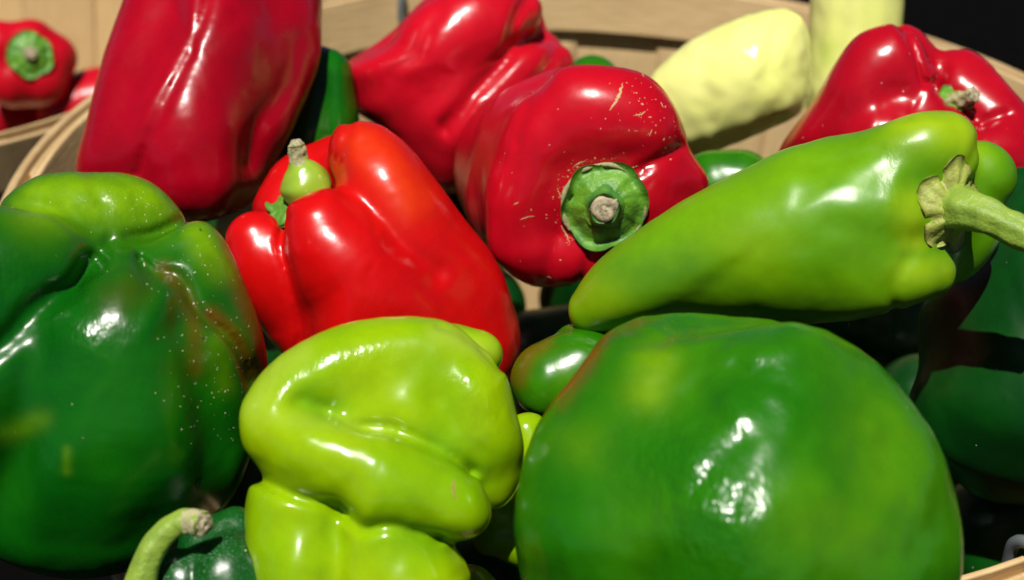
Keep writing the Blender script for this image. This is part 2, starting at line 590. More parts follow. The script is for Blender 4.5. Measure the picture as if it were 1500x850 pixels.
class Pepper:
    def __init__(self, name, label, at, dz, lobes, mat, k=30, strokes=(), outline=None, tints=None, res=84, parts=False, group=None,
                 seed=0, noise=(1.6, 130.0), fine=(.15, 45.0), centre=None, sm=4, cat='pepper'):
        fr = self.fr = Frame(at[0], at[1], dz)
        so = Solid(fr, lobes, k, strokes, noise, fine, seed)
        V, F = so.mesh(res)
        if outline is not None:
            V = warp_outline(fr, V, outline, centre, sm=sm)
        self.V, self.F = V, F
        self.bvh = BVHTree.FromPolygons([tuple(v) for v in V], [tuple(int(i) for i in f) for f in F])
        px = fr.px(V)
        attrs = {}
        for an, ss in (tints or {}).items():
            w = np.zeros(len(V))
            for line, wid, amt in ss:
                q = polyline_dist(px, catmull(line, 4))
                w = np.maximum(w, amt * np.exp(-(q / wid) ** 2))
            attrs[an] = w * np.clip((V[:, 2] + 40) / 60, 0, 1)
        if 'dusty' not in attrs:
            attrs['dusty'] = np.ones(len(V))
        if parts:
            self.root = bpy.data.objects.new(name, None)
            COL.objects.link(self.root)
            self.root.empty_display_size = .02
            self.root.location = fr.origin
            self.body = mesh_obj('body', fr.off(V), F, M[mat], (0, 0, 0), self.root, attrs=attrs)
        else:
            self.root = self.body = mesh_obj(name, fr.off(V), F, M[mat], fr.origin, attrs=attrs)
        tag(self.root, label, cat, group)

    def hit(self, p, d):
        h = self.bvh.ray_cast(Vector(p), Vector(d))
        return None if h[0] is None else np.array(h[0])

    def surf(self, x, y):
        """Local point of the skin under photo pixel (x, y), and its normal."""
        o = np.array([0, 0, self.fr.Lc])
        d = norm(self.fr.pt(x, y, 0.0) - o)
        h = self.bvh.ray_cast(Vector(o), Vector(d))
        if h[0] is None:
            return self.fr.pt(x, y, 0.0), np.array([0, 0, 1.0])
        return np.array(h[0]), np.array(h[1])

    def on(self, x, y):
        o = np.array([0, 0, self.fr.Lc])
        return self.bvh.ray_cast(Vector(o), Vector(norm(self.fr.pt(x, y, 0.0) - o)))[0] is not None

    def part(self, name, V, F, mat, parent=None, attrs=None, smooth=True):
        o = mesh_obj(name, self.fr.off(np.asarray(V, float)), F, M[mat], (0, 0, 0), parent or self.root, attrs=attrs, smooth=smooth)
        return o

    def tube(self, name, pts, mat, parent=None, ribs=6, rib=.07, nz=.05, seed=1, n=8, nv=28, tint=None, flare=0.0):
        """pts: (x, y, z, r) in the local photo-pixel frame."""
        rng = np.random.RandomState(seed)
        c = catmull(pts, n)
        P = np.array([self.fr.pt(x, y, z) for x, y, z, r in c])
        rr = np.array([self.fr.rad(r, z) for x, y, z, r in c])
        return self.tube3(name, P, rr, mat, parent, ribs, rib, nz, rng, nv, tint)

    def tube3(self, name, P, rr, mat, parent, ribs, rib, nz, rng, nv, tint=None):
        T = np.gradient(P, axis=0)
        T /= np.linalg.norm(T, axis=1)[:, None]
        u = norm(np.cross(T[0], [.3, .9, .2]))
        V = []
        ph = rng.uniform(0, 6.28, 5)
        at = []
        for i, (p, t, r) in enumerate(zip(P, T, rr)):
            u = norm(u - t * (u @ t))
            w = np.cross(t, u)
            for j in range(nv):
                a = 2 * math.pi * j / nv
                m = 1 + rib * math.cos(ribs * a + .04 * i) + nz * (math.sin(2 * a + i * .5 + ph[0]) * .5 + math.sin(3 * a - i * .9 + ph[1]) * .4 + math.sin(i * .7 + ph[2]) * .5)
                V.append(p + (u * math.cos(a) + w * math.sin(a)) * r * m)
                at.append(tint(i / (len(P) - 1), a) if tint else 0.0)
        F = grid_faces(len(P), nv)
        F = [tuple(reversed(f)) for f in F]
        # close the far end so the stem is solid
        V.append(P[0])
        F += [(len(V) - 1, (j + 1) % nv, j) for j in range(nv)]
        at.append(0.0)
        k = (len(P) - 1) * nv
        V.append(P[-1])
        F += [(len(V) - 1, k + j, k + (j + 1) % nv) for j in range(nv)]
        at.append(tint(1, 0) if tint else 0.0)
        o = self.part(name, V, F, mat, parent, {'tint_a': at})
        return o, P[-1], T[-1], rr[-1]

    def cut_end(self, p, t, r, mat='cork', parent=None, seed=3, bulge=.25, sc=1.03):
        rng = np.random.RandomState(seed)
        u = norm(np.cross(t, [.2, .3, .9]))
        w = np.cross(t, u)
        V, nv, nr = [], 20, 6
        at = []
        ph = rng.uniform(0, 6.28, 6)
        for i in range(nr + 1):
            f = i / nr
            for j in range(nv):
                a = 2 * math.pi * j / nv
                rad = r * sc * f * (1 + .07 * math.sin(3 * a + ph[0]) + .05 * math.sin(5 * a + ph[1]))
                h = r * (bulge * (1 - f ** 2) * .3 + .12 * math.cos(f * 9 + ph[2]) * (1 - f * .5) + .10 * math.sin(4 * a + 5 * f + ph[3]) * f - (.35 if i == nr else 0))
                V.append(p + (u * math.cos(a) + w * math.sin(a)) * rad + t * (h + r * .12))
                at.append(.7 * max(0, math.sin(f * 10 + 2 * math.sin(a + ph[4]))) ** 3)
        F = [tuple(reversed(f)) for f in grid_faces(nr + 1, nv)]
        return self.part('cut_end', V, [tuple(reversed(f)) for f in F], mat, parent, {'tint_a': at})

    def calyx(self, x, y, n, rad, mat='calyx', lobes=7, lobe=.12, dome=.3, curl=.12, ruffle=.05, seed=0, squash=(1, 1), rot=0.0, parent=None, thick=2.2, z=None, drape=1.0, name='calyx'):
        """Disc of sepals lying on the skin round the stem; n is its facing direction in the local frame."""
        rng = np.random.RandomState(seed)
        n = norm(n)
        c, _ = self.surf(x, y) if z is None else (self.fr.pt(x, y, z), None)
        u = norm(np.cross([0, 1, 0], n) if abs(n[1]) < .9 else np.cross([1, 0, 0], n))
        w = np.cross(n, u)
        nr, nv = 12, 72
        ph = rng.uniform(0, 6.28, 8)
        amp = rng.uniform(.5, 1.4, lobes)
        top, bot, at = [], [], []
        base = None
        for i in range(nr + 1):
            f = i / nr
            for j in range(nv):
                a = 2 * math.pi * j / nv
                la = (a * lobes / (2 * math.pi) + rot)
                kk = amp[int(math.floor(la)) % lobes]
                pk = (abs((la % 1) - .5) * 2) ** 1.6          # points between the sepals
                R = rad * (1 - lobe * .5 + lobe * kk * (1 - pk) + .03 * math.sin(2 * a + ph[0]) + .02 * math.sin(5 * a + ph[1]))
                e = u * math.cos(a) * squash[0] + w * math.sin(a) * squash[1]
                p = c + e * R * f
                if drape:
                    h = self.hit(p + n * rad * 1.5, -n)
                    if h is not None:
                        hz = np.clip((h - p) @ n, -rad * .6, rad * .6)
                        p = p + n * hz * drape
                hh = dome * rad * max(0, 1 - (f / .84) ** 3.2) + curl * rad * max(0, f - .8) / .2 * (1 + .6 * math.sin(3 * a + ph[2]))
                hh += ruffle * rad * f * (math.sin(9 * a + ph[3]) * .5 + math.sin(14 * a + ph[4] + 4 * f) * .5 + .6 * math.sin(23 * a + 7 * f) * .4)
                q = p + n * (hh + thick)
                top.append(q)
                bot.append(p + n * (hh - thick * 1.2 if f > .9 else -thick * 2))
                at.append(np.clip((f - .86) * 3.0, 0, .35))
        V = top + bot
        m = len(top)
        G = grid_faces(nr + 1, nv)
        F = [tuple(reversed(g)) for g in G] + [tuple(v + m for v in g) for g in G]
        F = [tuple(reversed(g)) for g in F]
        k = nr * nv
        F += [(k + j, k + m + j, k + m + (j + 1) % nv, k + (j + 1) % nv) for j in range(nv)]
        F = [tuple(reversed(g)) for g in F]
        o = self.part(name, V, [tuple(reversed(g)) for g in F], mat, parent, {'tint_a': at + at})
        return o, c + n * dome * rad, n

    def scar(self, line, wid, mat='scar', seed=0, name='scar', lift=.6):
        rng = np.random.RandomState(seed)
        c = catmull(line, 6)
        d = np.gradient(c, axis=0)
        d /= np.maximum(np.linalg.norm(d, axis=1), 1e-6)[:, None]
        nn = np.stack([-d[:, 1], d[:, 0]], 1)
        V = []
        N = len(c)
        for i in range(N):
            t = i / (N - 1)
            w = wid * (.15 + math.sin(math.pi * t) ** .7) * rng.uniform(.45, 1.2)
            jit = rng.normal(0, wid * .25)
            for sgn, up in ((-1, -.4), (0, lift), (1, -.4)):
                q = c[i] + nn[i] * (w * sgn + jit)
                p, nm = self.surf(q[0], q[1])
                V.append(p + nm * up)
        F = []
        for i in range(N - 1):
            for j in range(2):
                F.append((i * 3 + j, i * 3 + j + 1, i * 3 + 4 + j, i * 3 + 3 + j))
        return self.part(name, V, F, mat, None)


def flecks(p, spots, size, mat, seed, name='fleck_marks'):
    """Many tiny dry flecks on the skin, too small to pick apart: one part."""
    rng = np.random.RandomState(seed)
    V, F = [], []
    for x, y in spots:
        if not all(p.on(x + i, y + j) for i in (-7, 7) for j in (-7, 7)):
            continue
        a = rng.uniform(0, math.pi)
        e = math.exp(rng.normal(-.25, .45))
        L, w = size * e * rng.uniform(.7, 1.8), size * e * rng.uniform(.4, .8)
        d, q = np.array([math.cos(a), math.sin(a)]), np.array([-math.sin(a), math.cos(a)])
        b = len(V)
        for c, up in (((x, y), .7), (d * L, -.2), (q * w, -.2), (-d * L * .8, -.2), (-q * w, -.2)):
            o = np.array(c, float) if up > 0 else np.array([x, y]) + c
            pt, nm = p.surf(o[0], o[1])
            V.append(pt + nm * up)
        F += [(b, b + 1, b + 2), (b, b + 2, b + 3), (b, b + 3, b + 4), (b, b + 4, b + 1)]
    o = p.part(name, V, F, mat)
    o['kind'] = 'stuff'
    return o


#@SETTING
# ------------------------------------------------------------------ setting: table top
def sheet(name, z, size, mat):
    o = mesh_obj(name, [(-size, -size, z), (size, -size, z), (size, size, z), (-size, size, z)], [(0, 1, 2, 3)], mat, smooth=False)
    o['kind'] = 'structure'
    return o


sheet('table_top', 0.0, 20.0, M['table'])


# ------------------------------------------------------------------ round stave baskets
def bent_strip(r0, r1, z0, z1, a0, a1, th, na=10, nz=6, bow=0.0, wav=0.0, seed=0, taper=1.0, off=0.0):
    """A thin bent strip of veneer between two heights and two angles; returns verts, faces, uv."""
    rng = np.random.RandomState(seed)
    V, U = [], []
    am = (a0 + a1) / 2
    for side in (0, 1):
        for i in range(nz + 1):
            t = i / nz
            z = z0 + (z1 - z0) * t
            r = r0 + (r1 - r0) * t + bow * math.sin(math.pi * t) + (th if side else 0) + off
            for j in range(na + 1):
                a = am + (a0 - am + (a1 - a0) * j / na) * (taper + (1 - taper) * t)
                rr = r + wav * math.sin(5 * a + 2 * t + seed) * .5
                V.append((rr * math.cos(a), rr * math.sin(a), z))
                U.append((z * 4, (a - am) * r1 * 4) if nz > 1 else (a * r1 * 4, z * 4))
    m = (nz + 1) * (na + 1)
    F = []
    for i in range(nz):
        for j in range(na):
            q = (i * (na + 1) + j, i * (na + 1) + j + 1, (i + 1) * (na + 1) + j + 1, (i + 1) * (na + 1) + j)
            F.append(q)
            F.append(tuple(v + m for v in reversed(q)))
    edge = [j for j in range(na + 1)] + [i * (na + 1) + na for i in range(1, nz + 1)] + [nz * (na + 1) + j for j in range(na - 1, -1, -1)] + [i * (na + 1) for i in range(nz - 1, 0, -1)]
    for a, b in zip(edge, edge[1:] + edge[:1]):
        F.append((a, a + m, b + m, b))
    return V, F, U


def ring_strip(r0, r1, z0, z1, th, na=120, lap=None):
    V, U = [], []
    for j in range(na):
        a = 2 * math.pi * j / na
        wob = .0008 * math.sin(3 * a) + .0005 * math.sin(7 * a + 1)
        dz = .0010 * math.sin(4 * a + .5)
        for r, z in ((r0 + wob, z0 + dz), (r0 + th + wob, z0 + dz), (r1 + th + wob, z1 + dz), (r1 + wob, z1 + dz)):
            V.append((r * math.cos(a), r * math.sin(a), z))
            U.append((a * r1 * 4, z * 4))
    F = []
    for j in range(na):
        k = (j + 1) % na
        for e in range(4):
            f = (e + 1) % 4
            F.append((j * 4 + e, k * 4 + e, k * 4 + f, j * 4 + f))
    return V, F, U


def wire_tube(pts, r, n=6, nv=10):
    P = catmull(pts, n)
    T = np.gradient(P, axis=0)
    T /= np.linalg.norm(T, axis=1)[:, None]
    u = norm(np.cross(T[0], [.31, .2, .9]))
    V = []
    for p, t in zip(P, T):
        u = norm(u - t * (u @ t))
        w = np.cross(t, u)
        V += [p + (u * math.cos(2 * math.pi * j / nv) + w * math.sin(2 * math.pi * j / nv)) * r for j in range(nv)]
    F = grid_faces(len(P), nv)
    F.append(tuple(range(nv)))
    F.append(tuple(range(len(V) - 1, len(V) - 1 - nv, -1)))
    return V, F


def basket(label, centre, rt, rb, height, handle_angles, rot=0.0, stave_n=26, lean=0.0, tip=0.0, lift=0.0, hang=.07):
    root = bpy.data.objects.new('stave_basket', None)
    COL.objects.link(root)
    root.location = (*centre, 0.004 + lift)
    root.rotation_euler = (tip, lean, 0)
    tag(root, label, 'basket', 'round stave baskets of peppers')
    me_cache = {}
    for i in range(stave_n):
        lay = i % 2
        da = 2 * math.pi / stave_n
        if (lay, i % 5) not in me_cache:
            V, F, U = bent_strip(rb, rt, .004, height - .002, -da * .62, da * .62, .0016, off=.0 if lay else .0021, bow=.0, seed=i % 5, wav=.0006, taper=.80)
            o = mesh_obj('stave', V, F, M['wood'], parent=root, uv=U)
            me_cache[(lay, i % 5)] = o.data
        else:
            o = bpy.data.objects.new('stave', me_cache[(lay, i % 5)])
            COL.objects.link(o)
            o.parent = root
        o.rotation_euler = (0, 0, rot + i * da)
    hh = .026
    for name, r, th, z0, z1 in (('inner_hoop', rt - .0030, .0022, height - hh, height + .001), ('outer_hoop', rt + .0048, .0034, height - hh - .002, height),
                                ('middle_hoop', (rt + rb) / 2 + .0098, .003, height * .52, height * .52 + .024)):
        V, F, U = ring_strip(r - (z1 - z0) * (rt - rb) / height * (1 if name != 'middle_hoop' else 1), r, z0, z1, th)
        o = mesh_obj(name, V, F, M['wood'], parent=root, uv=U, smooth=False)
        bv = o.modifiers.new('b', 'BEVEL')
        bv.width = .0008
        bv.segments = 2
    # floor boards
    V, F = [(0, 0, .004)], []
    nb = 48
    for z in (.004, .010):
        V += [(rb * 1.0 * math.cos(2 * math.pi * j / nb), rb * 1.0 * math.sin(2 * math.pi * j / nb), z) for j in range(nb)]
    V.append((0, 0, .010))
    for j in range(nb):
        k = (j + 1) % nb
        F += [(0, 1 + k, 1 + j), (1 + j, 1 + k, 1 + nb + k, 1 + nb + j), (len(V) - 1, 1 + nb + j, 1 + nb + k)]
    mesh_obj('bottom_board', V, F, M['wood'], parent=root, uv=[(v[0] * 4, v[1] * 4) for v in V], smooth=False)
    for a0, spread, dirn in handle_angles:
        P = []
        def at(a, r, z):
            return (r * math.cos(a), r * math.sin(a), z)
        for s in (-1, 1):
            a = a0 + s * spread
            loop = [at(a, rt + .0105, height - .030), at(a, rt + .0115, height - .012), at(a, rt + .0105, height + .003), at(a, rt + .002, height + .0075),
                    at(a, rt - .0070, height + .003), at(a + .004 * s, rt - .0085, height - .012)]
            tail = [at(a - .02 * s, rt - .010, height - .030), at(a - .05 * s, rt - .014, height - hang * .8)]
            q = loop + tail
            P += q if s < 0 else [at(a0, rt - .020, height - hang)] + q[::-1]
        V, F = wire_tube(P, .0020)
        mesh_obj('wire_handle', V, F, M['wire'], parent=root)
    return root


basket('brown veneer basket holding the large pile of red and green peppers', (.0344, .5463), .239, .188, .254,
       [(R_(108.8), .12, 1), (R_(-69.7), .12, 1)], rot=.05, lean=R_(1.8), tip=R_(.9), lift=.008)
basket('blurred basket standing behind, with a few small red peppers in it', (-.376, .830), .221, .18, .236,
       [(R_(35), .22, 1), (R_(215), .22, 1)], rot=.13)
#@PEPPERS
G_BELL = 'bell peppers heaped in the basket'

# 1 -- tall crimson pepper
p = Pepper('bell_pepper', 'tall dark crimson pepper with long ridges, stem end out of sight, beside the left rim', (290, 90), .585, [
    [(260, -120, -100, 70), (222, 60, 5, 82), (196, 180, 55, 78), (205, 240, 70, 70)],
    [(345, -120, -70, 78), (315, 60, 45, 88), (280, 180, 98, 92), (285, 245, 112, 80)],
    [(405, -100, -140, 72), (392, 60, -35, 82), (358, 170, 22, 82), (330, 240, 48, 75)],
    [(320, -100, -210, 80), (290, 150, -90, 90)]], 'crimson', k=38, seed=1, res=92,
    strokes=[([(312, -60), (298, 20), (262, 110), (225, 195), (205, 250)], 6, 8), ([(440, 60), (425, 120), (385, 190), (368, 250)], 7, 18),
             ([(345, 230), (340, 290)], 3, 20)],
    outline=[(250, -190), (205, -80), (178, 5), (150, 85), (133, 150), (122, 205), (105, 247), (125, 290), (190, 316), (270, 325), (325, 321), (372, 292),
             (405, 235), (430, 188), (455, 130), (468, 88), (473, 0), (465, -80), (430, -150), (340, -205)], group=G_BELL)

# 2 -- dark green pepper behind it
Pepper('bell_pepper', 'dark green pepper wedged between the tall crimson pepper and a bright red one', (460, 170), .625, [
    [(466, 122, 0, 54), (458, 185, 0, 68), (440, 250, -10, 66)], [(440, 130, -40, 50), (420, 200, -50, 60)]], 'dark_green', k=44, seed=2, res=60,
    strokes=[([(478, 70), (485, 130), (480, 200)], 4, 10)], group=G_BELL)

# 3 -- bright red pepper at the back
Pepper('bell_pepper', 'glossy bright red pepper lying on its side against the back wall of the basket', (680, 110), .65, [
    [(545, 120, 20, 48), (600, 90, 50, 74), (690, 45, 55, 68), (755, 25, 30, 42)],
    [(590, 170, 40, 60), (670, 165, 60, 66), (760, 110, 45, 48), (805, 98, 10, 38)],
    [(560, 90, -60, 60), (700, 30, -50, 60), (780, 60, -40, 40)],
    [(640, 215, 25, 66), (720, 195, -5, 62), (780, 130, -30, 50)]], 'red_back', k=34, seed=3, res=84,
    strokes=[([(800, 45), (765, 62), (715, 115), (650, 190)], 10, 13), ([(778, -10), (755, 25), (748, 60)], 7, 9), ([(640, 20), (600, 60), (570, 110)], 3, 14),
             ([(820, 60), (800, 100), (760, 150)], 5, 9)],
    outline=[(498, 100), (530, 78), (560, 58), (590, 30), (620, 0), (660, -25), (710, -35), (760, -20), (788, 0), (798, 20), (798, 45), (820, 58), (837, 80),
             (840, 105), (820, 160), (770, 230), (710, 275), (650, 285), (605, 250), (580, 212), (555, 185), (520, 165), (500, 130)], sm=3.5, group=G_BELL)

# 4 -- red pepper with its stem end towards the viewer
p = Pepper('bell_pepper', 'scarred red pepper with its round green stem end facing out, mid pile', (850, 260), .545, [
    [(772, 255, 60, 58), (795, 210, 72, 62), (840, 182, 80, 66), (895, 174, 80, 68), (945, 188, 68, 64), (962, 208, 50, 60)],
    [(945, 268, 62, 52), (985, 268, 25, 54)],
    [(772, 292, 66, 54), (778, 345, 56, 50)],
    [(795, 372, 40, 44), (840, 372, 52, 44), (900, 362, 50, 48), (950, 335, 45, 50)],
    [(800, 250, -60, 122), (760, 240, -170, 100)],
    [(880, 272, 12, 102)], [(820, 250, -30, 122)]], 'red', k=36, seed=4, res=96,
    strokes=[([(938, 252), (965, 236), (1012, 213)], 6, 8), ([(757, 208), (748, 250), (742, 310), (748, 400)], 2, 9), ([(755, 205), (775, 165), (805, 128)], 4, 10),
             ([(872, 360), (850, 412)], 5, 8), ([(815, 345), (800, 410)], 3, 12)],
    outline=[(870, 95), (820, 98), (780, 112), (740, 130), (700, 160), (675, 195), (665, 240), (668, 280), (680, 312), (700, 350), (740, 395), (775, 417), (810, 421),
             (845, 415), (900, 400), (960, 370), (1010, 330), (1040, 268), (1022, 238), (1008, 215), (1003, 190), (985, 150), (960, 118), (925, 102)], parts=True, sm=3.5, group=G_BELL)
cx, top, nn = p.calyx(886, 301, (.06, -.02, 1), 60, lobes=6, lobe=.10, dome=.34, curl=.17, ruffle=.035, seed=4, rot=.35)
st, e, t, r = p.tube3('stem', np.array([top - nn * 14, top - nn * 4, top + nn * 5 + np.array([-2, -3, 0]), top + nn * 11 + np.array([-3, -4, 0])]), np.array([34, 29, 25, 21]), 'calyx', None, 5, .05, .05, np.random.RandomState(2), 28,
                      tint=lambda f, a: .1 + .5 * f)
p.cut_end(e, t, r * .98, parent=st, seed=5)
rim = []
for i in range(19):
    a = R_(215 - i * 14)
    x, y = 885 + 61 * math.cos(a), 301 - 60 * math.sin(a)
    rim.append((x, y, p.surf(x, y)[0][2] + 5, 2.6 + .9 * math.sin(i * 2.1)))
p.tube('rind', rim, 'rind', parent=cx, ribs=3, rib=.2, nz=.2, n=4, nv=10)
for i, (line, w) in enumerate([([(913, 122), (908, 138), (902, 148), (893, 163)], 3.2), ([(927, 170), (938, 168), (946, 163)], 1.6), ([(752, 300), (760, 297)], 1.6), ([(762, 322), (774, 318), (783, 317)], 1.2),
                               ([(816, 275), (822, 290), (824, 300)], 1.2), ([(822, 330), (830, 345), (835, 358)], 1.5), ([(838, 247), (846, 240), (858, 236)], 1.3), ([(925, 246), (934, 243)], 1.3),
                               ([(942, 275), (945, 283)], 1.2), ([(800, 405), (808, 408)], 1.6), ([(955, 190), (951, 200)], 1.1), ([(968, 150), (972, 158)], 1.0), ([(940, 108), (944, 112)], 1.2)]):
    p.scar(line, w, seed=i)

rs = np.random.RandomState(8)
sp = [(885 + (64 + 10 * abs(rs.normal())) * math.cos(a), 301 - (62 + 9 * abs(rs.normal())) * math.sin(a)) for a in rs.uniform(R_(70), R_(230), 55)]
sp += [(rs.normal(945, 30), rs.normal(175, 35)) for _ in range(60)]
sp += [(rs.uniform(730, 1000), rs.uniform(120, 400)) for _ in range(25)]
sp = [q for q in sp if q[0] < 995 and q[1] > 105 and (q[0] - 885) ** 2 + (q[1] - 301) ** 2 > 62 ** 2]
flecks(p, sp, 1.5, 'scar', 3)

# 5 -- orange-red pepper
p = Pepper('bell_pepper', 'orange-red pepper with a swollen green stem base, leaning on the yellow-green pepper', (550, 380), .525, [
    [(468, 328, 92, 58), (515, 400, 85, 88), (590, 480, 45, 98), (650, 540, 0, 80)],
    [(535, 232, 30, 52), (575, 300, 40, 78), (640, 400, 15, 92), (690, 490, -10, 78)],
    [(372, 352, 40, 42), (395, 395, 35, 58), (440, 455, 10, 68)],
    [(432, 262, -60, 50), (425, 300, -60, 55)],
    [(484, 238, -45, 34), (520, 270, -40, 45)],
    [(530, 390, -20, 112), (650, 490, -40, 100)]], 'orange_red', k=34, seed=5, res=100,
    strokes=[([(500, 262), (530, 300), (580, 350), (640, 400)], 6, 18), ([(418, 318), (412, 360), (425, 430), (445, 510)], 6, 9), ([(515, 185), (508, 215), (495, 240)], 5, 8)],
    tints={'tint_a': [([(535, 215), (560, 240), (600, 290)], 34, .55)]},
    outline=[(510, 180), (545, 180), (575, 192), (603, 218), (640, 265), (680, 320), (720, 370), (745, 420), (762, 480), (762, 525), (740, 565), (690, 595), (600, 605), (500, 575),
             (430, 535), (405, 507), (378, 475), (350, 430), (335, 385), (329, 350), (342, 322), (368, 302), (380, 275), (400, 245), (425, 224), (455, 208), (475, 207), (485, 190)],
    parts=True, sm=3.5, group=G_BELL)
p.calyx(430, 298, (-.55, .55, .62), 42, lobes=5, lobe=.3, dome=.1, curl=.1, seed=2, mat='calyx', drape=.0, z=10)
st, e, t, r = p.tube('stem', [(452, 292, 15, 30), (450, 280, 20, 37), (447, 264, 26, 36), (442, 248, 31, 25), (438, 236, 34, 15), (436, 222, 37, 11), (434, 212, 40, 12)], 'stem_bulb', ribs=5, rib=.03, nz=.025, seed=3, n=6,
                     tint=lambda f, a: 0)
col, e, t, r = p.tube('stem_collar', [(440, 246, 32, 16), (438, 236, 35, 14.5), (436, 224, 38, 13), (434, 213, 41, 13.5)], 'stem_dry', parent=st, ribs=7, rib=.06, nz=.10, seed=6, n=6)
p.cut_end(e, norm(t + np.array([0, 0, .9])), r * .9, parent=st, seed=8)

# 6 -- long lime green pepper
p = Pepper('long_pepper', 'long tapering lime green pepper with a thick stem, lying across the pile', (1150, 330), .475, [
    [(868, 455, 0, 40), (930, 420, 12, 70), (1020, 385, 20, 90), (1130, 352, 25, 112), (1240, 325, 25, 118), (1310, 310, 5, 105)],
    [(1250, 262, 30, 74), (1340, 224, 55, 62), (1378, 222, 42, 60)],
    [(1250, 390, 55, 62), (1330, 400, 60, 48), (1375, 395, 35, 42)],
    [(1390, 280, -60, 66), (1440, 255, -40, 50)],
    [(1360, 340, -50, 90), (1400, 350, -60, 70)]], 'cubanelle', k=26, seed=6, res=110, noise=(.7, 150),
    strokes=[([(1440, 205), (1425, 235), (1400, 245)], 4, 8), ([(1220, 330), (1290, 340), (1350, 345)], 4, 22), ([(1100, 262), (1200, 235), (1290, 215)], 2.5, 12),
             ([(1300, 460), (1310, 420), (1345, 380)], 4, 10), ([(1320, 250), (1310, 290)], -3, 16)],
    tints={'tint_a': [([(900, 400), (960, 405), (1010, 400)], 40, .55), ([(1100, 470), (1250, 470)], 30, .35), ([(1340, 370)], 20, .3)],
           'tint_b': [([(1330, 180), (1390, 185), (1420, 200)], 40, .8), ([(1330, 300), (1340, 350)], 26, .7), ([(1330, 400), (1390, 400)], 26, .6), ([(1100, 360)], 50, .3), ([(880, 440)], 40, .4)],
           'wrinkled': [([(1315, 215), (1308, 250), (1315, 290)], 26, 1)]},
    outline=[(833, 450), (840, 420), (870, 382), (930, 335), (985, 300), (1040, 272), (1100, 243), (1150, 218), (1210, 200), (1270, 188), (1310, 172), (1340, 162), (1370, 158), (1400, 163),
             (1430, 185), (1441, 208), (1465, 212), (1488, 240), (1488, 270), (1478, 300), (1468, 345), (1440, 388), (1405, 420), (1365, 440), (1300, 460), (1200, 474), (1100, 470), (1000, 468),
             (930, 480), (875, 498), (848, 490), (835, 470)], parts=True, sm=3.5, group='long peppers heaped in the basket')
p.calyx(1394, 304, (.38, -.04, .92), 62, mat='calyx_pale', lobes=5, lobe=.24, dome=.20, curl=.0, ruffle=.08, seed=11, squash=(.8, 1.0), rot=.3)
st, e, t, r = p.tube('stem', [(1380, 302, 50, 44), (1398, 304, 80, 36), (1418, 308, 100, 30), (1445, 316, 115, 26), (1480, 334, 122, 24), (1520, 352, 135, 24), (1560, 368, 140, 25)], 'stem', ribs=6, rib=.07, nz=.05, seed=9, n=8,
                     tint=lambda f, a: .0)
p.cut_end(e, t, r, parent=st)

# 7 -- red pepper on the right
p = Pepper('bell_pepper', 'folded red pepper with a short dry stem, behind the long lime green pepper', (1330, 180), .575, [
    [(1185, 245, -10, 56), (1228, 165, 40, 66), (1285, 108, 58, 56), (1312, 98, 50, 52)],
    [(1315, 105, 48, 46), (1352, 155, 62, 36), (1395, 188, 62, 30)],
    [(1340, 90, -38, 44), (1350, 115, -45, 40)],
    [(1415, 138, -42, 60), (1460, 172, -25, 58), (1490, 220, -20, 60)],
    [(1290, 205, 62, 72), (1345, 200, 68, 52), (1405, 212, 54, 38), (1450, 228, 42, 40)],
    [(1482, 222, 25, 42), (1490, 260, 10, 45)],
    [(1310, 225, -40, 105)]], 'deep_red', k=20, seed=7, res=92,
    strokes=[([(1318, 45), (1338, 75), (1350, 110), (1372, 132), (1395, 148)], 9, 7), ([(1374, 70), (1378, 100), (1372, 128)], 9, 8), ([(1440, 205), (1452, 180), (1490, 165)], 7, 7)],
    outline=[(1138, 222), (1160, 190), (1190, 150), (1210, 115), (1228, 85), (1255, 52), (1290, 38), (1320, 35), (1350, 46), (1373, 74), (1395, 70), (1420, 73), (1450, 92), (1480, 128),
             (1505, 155), (1530, 190), (1535, 240), (1500, 290), (1400, 330), (1280, 335), (1190, 310), (1145, 265)], parts=True, sm=3.5, group=G_BELL)
p.calyx(1398, 146, (.25, .75, .6), 26, lobes=5, lobe=.25, dome=.1, seed=5, drape=0, z=30)
st, e, t, r = p.tube('stem', [(1392, 152, 30, 13), (1404, 148, 42, 12), (1416, 143, 52, 10), (1428, 138, 60, 11)], 'stem_dry', ribs=5, rib=.12, nz=.10, seed=4)
p.cut_end(e, t, r, parent=st, seed=2)

